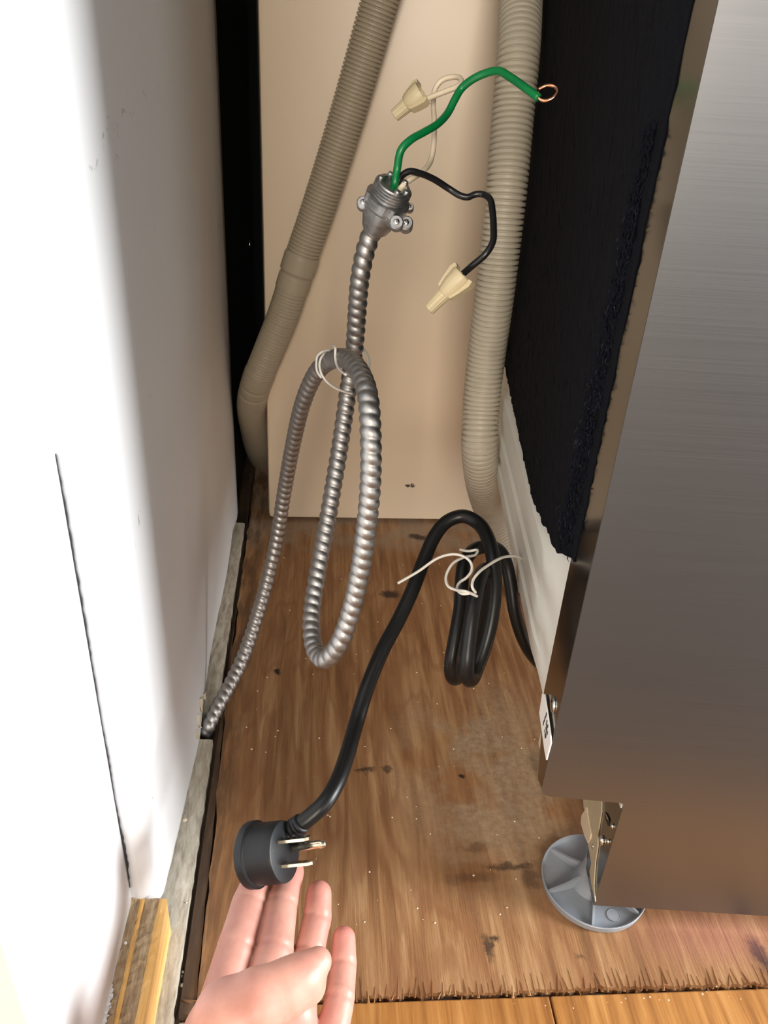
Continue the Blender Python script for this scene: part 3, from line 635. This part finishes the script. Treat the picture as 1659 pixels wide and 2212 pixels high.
n_ = lv(.86, .08, .50); sv = lv(.27, -.96, -.16); sv = nrm(sv-n_*(sv@n_)); tv = np.cross(n_, sv)
if tv@RT < 0: tv = -tv
FC = at(616, 1839, .442); Lp = .0235
plug = MB().add(*lathe(FC-n_*Lp, n_, [(-.0005, .012), (0, .0163), (.0010, .0178), (.0020, .0182), (.0058, .0182), (.0064, .0176), (.0068, .0168), (.0074, .0166), (.0180, .0166), (Lp-.0012, .0165), (Lp-.0003, .0161), (Lp, .0155)], 64)).put('plug_body', M['plugm'], pcord, smooth='angle'); tag(plug, 'round right angled plug with three prongs')
E0 = at(648, 1781, .450); bs = at(628, 1800, .4535)
C_, s_ = spline([bs, (bs+E0)/2, E0, E0+(E0-bs)*.25], .0006)
MB().add(*sweep(C_, s_, lambda s, t: .0072-.0016*np.clip(s/s_[-1], 0, 1)-.0007*(np.sin(s/.0028*2*math.pi) > .55)*(s > .003), 24)).put('strain_relief', M['plugm'], plug)
for k, (x, y) in enumerate(((600, 1819), (612, 1868.5))):
    c = FC+sv*(-.0064 if k == 0 else .0064)-tv*.0030
    bm_ = slab([(-.001, -.0032), (.0165, -.0032), (.0185, -.0014), (.0185, .0014), (.0165, .0032), (-.001, .0032)], c-sv*.0008, n_, tv, sv, .0016)
    o = MB().add(*bm_).put('blade', M['brass'], plug, smooth=False)
    MB().add(*lathe(c+n_*.0135-sv*.00085, sv, [(0, .0014), (.0017, .0014)], 16)).put('blade_hole', M['ink'], o)
MB().add(*lathe(FC+tv*.0082, n_, [(-.001, .0024), (.0185, .0024), (.0205, .0020), (.0215, .0010), (.0217, .0001)], 24)).put('ground_pin', M['brass'], plug)

# ================================================================== TIES
t1 = empty('twist_tie', on_z(750, 1250)); tag(t1, 'thin white tie wound round the metal conduit where it loops over', 'tie', 'white plastic ties')
Z9 = lambda r, a: [(660+x/9.217, 720+y/9.217, a(x) if callable(a) else a) for x, y in r]
aa = .585
MB().add(*wire(Z9([(545, 235), (595, 310), (590, 430), (602, 560), (645, 680), (720, 762), (800, 822)], lambda x: .499-.040*(x-545)/255), .0008, .0008)) \
    .add(*wire(Z9([(700, 350), (560, 385), (450, 345), (330, 370), (240, 450), (215, 600), (232, 760), (320, 890)], lambda x: .522-.020*max(0, x-330)/370), .0008, .0008)) \
    .add(*wire(Z9([(600, 390), (440, 385), (320, 470), (278, 620), (310, 790), (400, 940), (560, 1070), (720, 1145), (930, 1205)], lambda x: .516+.024*max(0, x-330)/600), .0008, .0008)) \
    .add(*wire(Z9([(830, 345), (1000, 330), (1180, 360), (1240, 540), (1240, 720), (1180, 800)], .551), .0007, .0008)) \
    .add(*wire(Z9([(1000, 300), (1170, 330), (1270, 540), (1265, 740)], .556), .0007, .0008)).put('tie_strand', M['tie'], t1)
t2 = empty('twist_tie', on_z(1000, 1300)); tag(t2, 'white tie with two long ends round the coiled black power cord', 'tie', 'white plastic ties')
Z3 = lambda r: [(850+x/3.318, 1050+y/3.318, a) for x, y, a in r]
sidep = apt(-.003, *on_side(1131, 1208)); sa = (sidep-CAM)@FW
MB().add(*wire(Z3([(30, 697, .505), (180, 610, .507), (320, 515, .508), (430, 488, .508), (505, 505, .507), (552, 545, .505), (562, 600, .503), (525, 655, .502), (475, 690, .500), (455, 732, .495), (495, 772, .485), (550, 768, .483)]), .00092, .001)) \
    .add(*wire(Z3([(932, 528, sa), (880, 503, sa-.03), (800, 507, .522), (750, 525, .508), (690, 560, .50), (610, 620, .490), (570, 675, .487), (565, 725, .484), (590, 765, .486)]), .00092, .001)) \
    .add(*wire(Z3([(475, 455, .535), (540, 466, .53), (600, 458, .528), (588, 492, .524), (500, 512, .515), (420, 560, .508), (376, 650, .503), (390, 715, .498), (450, 745, .492), (520, 755, .483), (600, 790, .487)]), .00092, .001)).put('tie_strand', M['tie'], t2)

# ================================================================== HAND
def hand():
    r_ = lambda w, a: w*.5*a/F
    chains = dict(
        index=[(470, 2185, .400, .0112), (509, 2050, .425, .0102), (537, 1955, .448, .0098), (560, 1890, .466, .0086)],
        middle=[(562, 2180, .402, .0112), (592, 2055, .427, .0103), (608, 1957, .450, .0092), (629, 1884, .468, .0077)],
        ring=[(635, 2190, .405, .0105), (667, 2062, .435, .0087), (685, 1985, .450, .0082), (689, 1931, .459, .0075)],
        pinky=[(700, 2300, .397, .0100), (734, 2160, .420, .0079), (742, 2085, .435, .0073), (743, 2027, .445, .0066)])
    thumb = [(470, 2260, .372, .0190), (498, 2200, .360, .0165), (560, 2162, .360, .0135), (615, 2135, .364, .0116), (652, 2110, .368, .0100), (687, 2077, .373, .0067)]
    pad = [(615, 2140, .366, .0110), (664, 2130, .372, .0088)]
    palm = [[(480, 2200, .402, .0120), (500, 2480, .385, .0230)], [(562, 2190, .404, .0120), (540, 2480, .385, .0240)], [(632, 2200, .406, .0115), (575, 2480, .388, .0230)], [(692, 2310, .398, .0105), (600, 2480, .388, .0210)],
            [(490, 2220, .372, .0175), (520, 2450, .378, .0210)], [(545, 2470, .382, .0250), (545, 2800, .360, .0270)]]
    P3 = lambda q: at(q[0], q[1], q[2])
    allp = [P3(q) for c in list(chains.values())+[thumb, pad]+palm for q in c]
    A = np.array(allp); lo = A.min(0)-.03; hi = A.max(0)+.03
    h = .00125; nn = np.ceil((hi-lo)/h).astype(int)+1
    gx, gy, gz = [lo[k]+h*np.arange(nn[k]) for k in range(3)]
    G = np.stack(np.meshgrid(gx, gy, gz, indexing='ij'), -1).astype(np.float32)
    def cone(a, b):
        pa, pb = P3(a).astype(np.float32), P3(b).astype(np.float32); ab = pb-pa
        t = np.clip(((G-pa)@ab)/(ab@ab), 0, 1); d = G-pa-t[..., None]*ab
        return np.sqrt((d*d).sum(-1))-(a[3]+(b[3]-a[3])*t)
    def smin(a, b, k):
        q = np.clip(.5+.5*(b-a)/k, 0, 1); return b+(a-b)*q-k*q*(1-q)
    def chain(c, k=.0015):
        D = None
        for a, b in zip(c[:-1], c[1:]): e = cone(a, b); D = e if D is None else smin(D, e, k)
        return D
    out = None
    for nme, c in chains.items():
        D = chain(c)
        for i in (1, 2):                                    # flexion creases and slight thickening between the joints
            p = P3(c[i]).astype(np.float32); t = nrm(P3(c[i+1])-P3(c[i-1])).astype(np.float32); sdist = (G-p)@t
            pd = (G-p)@(-FW.astype(np.float32)); D = D+.0010*np.exp(-(sdist/.0012)**2)*(pd > 0)-.0004*np.exp(-((sdist-.010)/.006)**2)*(pd > 0)
        out = D if out is None else smin(out, D, .0012)
    pl = None
    for c in palm: D = chain(c); pl = D if pl is None else smin(pl, D, .010)
    out = smin(out, pl, .005)
    tD = smin(chain(thumb, .004), chain(pad), .004)
    p = P3((605, 2138, .364)).astype(np.float32); t = nrm(P3(thumb[4])-P3(thumb[2])).astype(np.float32); sdist = (G-p)@t
    tD = tD+.0003*np.exp(-(sdist/.0012)**2)
    out = smin(out, tD, .004)
    # surface nets
    ins = out < 0; nx_, ny_, nz_ = out.shape
    c8 = [(i, j, k) for i in (0, 1) for j in (0, 1) for k in (0, 1)]
    sl = lambda i, j, k: (slice(i, nx_-1+i), slice(j, ny_-1+j), slice(k, nz_-1+k))
    cnt = sum(ins[sl(*c)].astype(np.int8) for c in c8); act = (cnt > 0) & (cnt < 8)
    idx = -np.ones(act.shape, np.int64); ids = np.argwhere(act); idx[act] = np.arange(len(ids))
    acc = np.zeros((len(ids), 3)); num = np.zeros(len(ids))
    for a in c8:
        for ax in range(3):
            if a[ax]: continue
            b = list(a); b[ax] = 1
            va = out[ids[:, 0]+a[0], ids[:, 1]+a[1], ids[:, 2]+a[2]]; vb = out[ids[:, 0]+b[0], ids[:, 1]+b[1], ids[:, 2]+b[2]]
            cr_ = (va < 0) != (vb < 0); t = np.where(cr_, va/np.where(cr_, va-vb, 1), 0)
            pt = np.tile(np.array(a, float), (len(ids), 1)); pt[:, ax] += t; acc += pt*cr_[:, None]; num += cr_
    verts = lo+h*(ids+acc/num[:, None]); faces = []
    for ax in range(3):
        b, c = (ax+1) % 3, (ax+2) % 3
        s0 = [slice(1, n-1) for n in out.shape]; s1 = list(s0); s1[ax] = slice(2, None); s0[ax] = slice(1, -1)
        e = np.argwhere(ins[tuple(s0)] != ins[tuple(s1)])+1
        def cell(db, dc): q = e.copy(); q[:, b] -= db; q[:, c] -= dc; return idx[q[:, 0], q[:, 1], q[:, 2]]
        faces.append(np.stack([cell(0, 0), cell(1, 0), cell(1, 1), cell(0, 1)], 1))
    faces = np.vstack(faces); faces = faces[(faces >= 0).all(1)]
    # two Laplacian passes
    e = np.vstack([faces[:, [0, 1]], faces[:, [1, 2]], faces[:, [2, 3]], faces[:, [3, 0]]])
    for lam in (.5, .5, .4):
        acc = np.zeros_like(verts); num = np.zeros(len(verts))
        for u, v in ((0, 1), (1, 0)): np.add.at(acc, e[:, u], verts[e[:, v]]); np.add.at(num, e[:, u], 1)
        verts = verts+lam*(acc/np.maximum(num, 1)[:, None]-verts)
    o = put('hand', verts, faces, M['skin'], origin=P3((545, 2480, .385)))
    return tag(o, "person's bare left hand, palm up, holding the black plug on two fingertips", 'person')
hand()

# ================================================================== CRUMBS ON THE FLOOR
cb = MB()
for k in range(120):
    x, y = rng.uniform(480, 1250), rng.uniform(1180, 2000); p = on_z(x, y)
    if p[0] > .30 or p[0] < -.07: continue
    r = rng.uniform(.0003, .0009); cb.add(*dome(p-AZ*.0001, (rng.normal(0, .3), rng.normal(0, .3), 1), r, r*.8, 5))
for (x, y, r) in [(400, 1772, .0022), (403, 1950, .0008), (410, 1545, .001)]:
    cb.add(*dome(on_z(x, y, .0035), (.2, .1, 1), r, r*.6, 7))
for k in range(26):
    p = on_z(rng.uniform(385, 415), rng.uniform(2080, 2200)); cb.add(*dome((p[0], p[1], -.008), (rng.normal(0, .5), rng.normal(0, .5), 1), rng.uniform(.0006, .0018), .0015, 6))
o = cb.put('crumbs', M['crumb']); tag(o, 'pale plaster crumbs and dust specks scattered over the plywood floor', 'crumbs', kind='stuff')
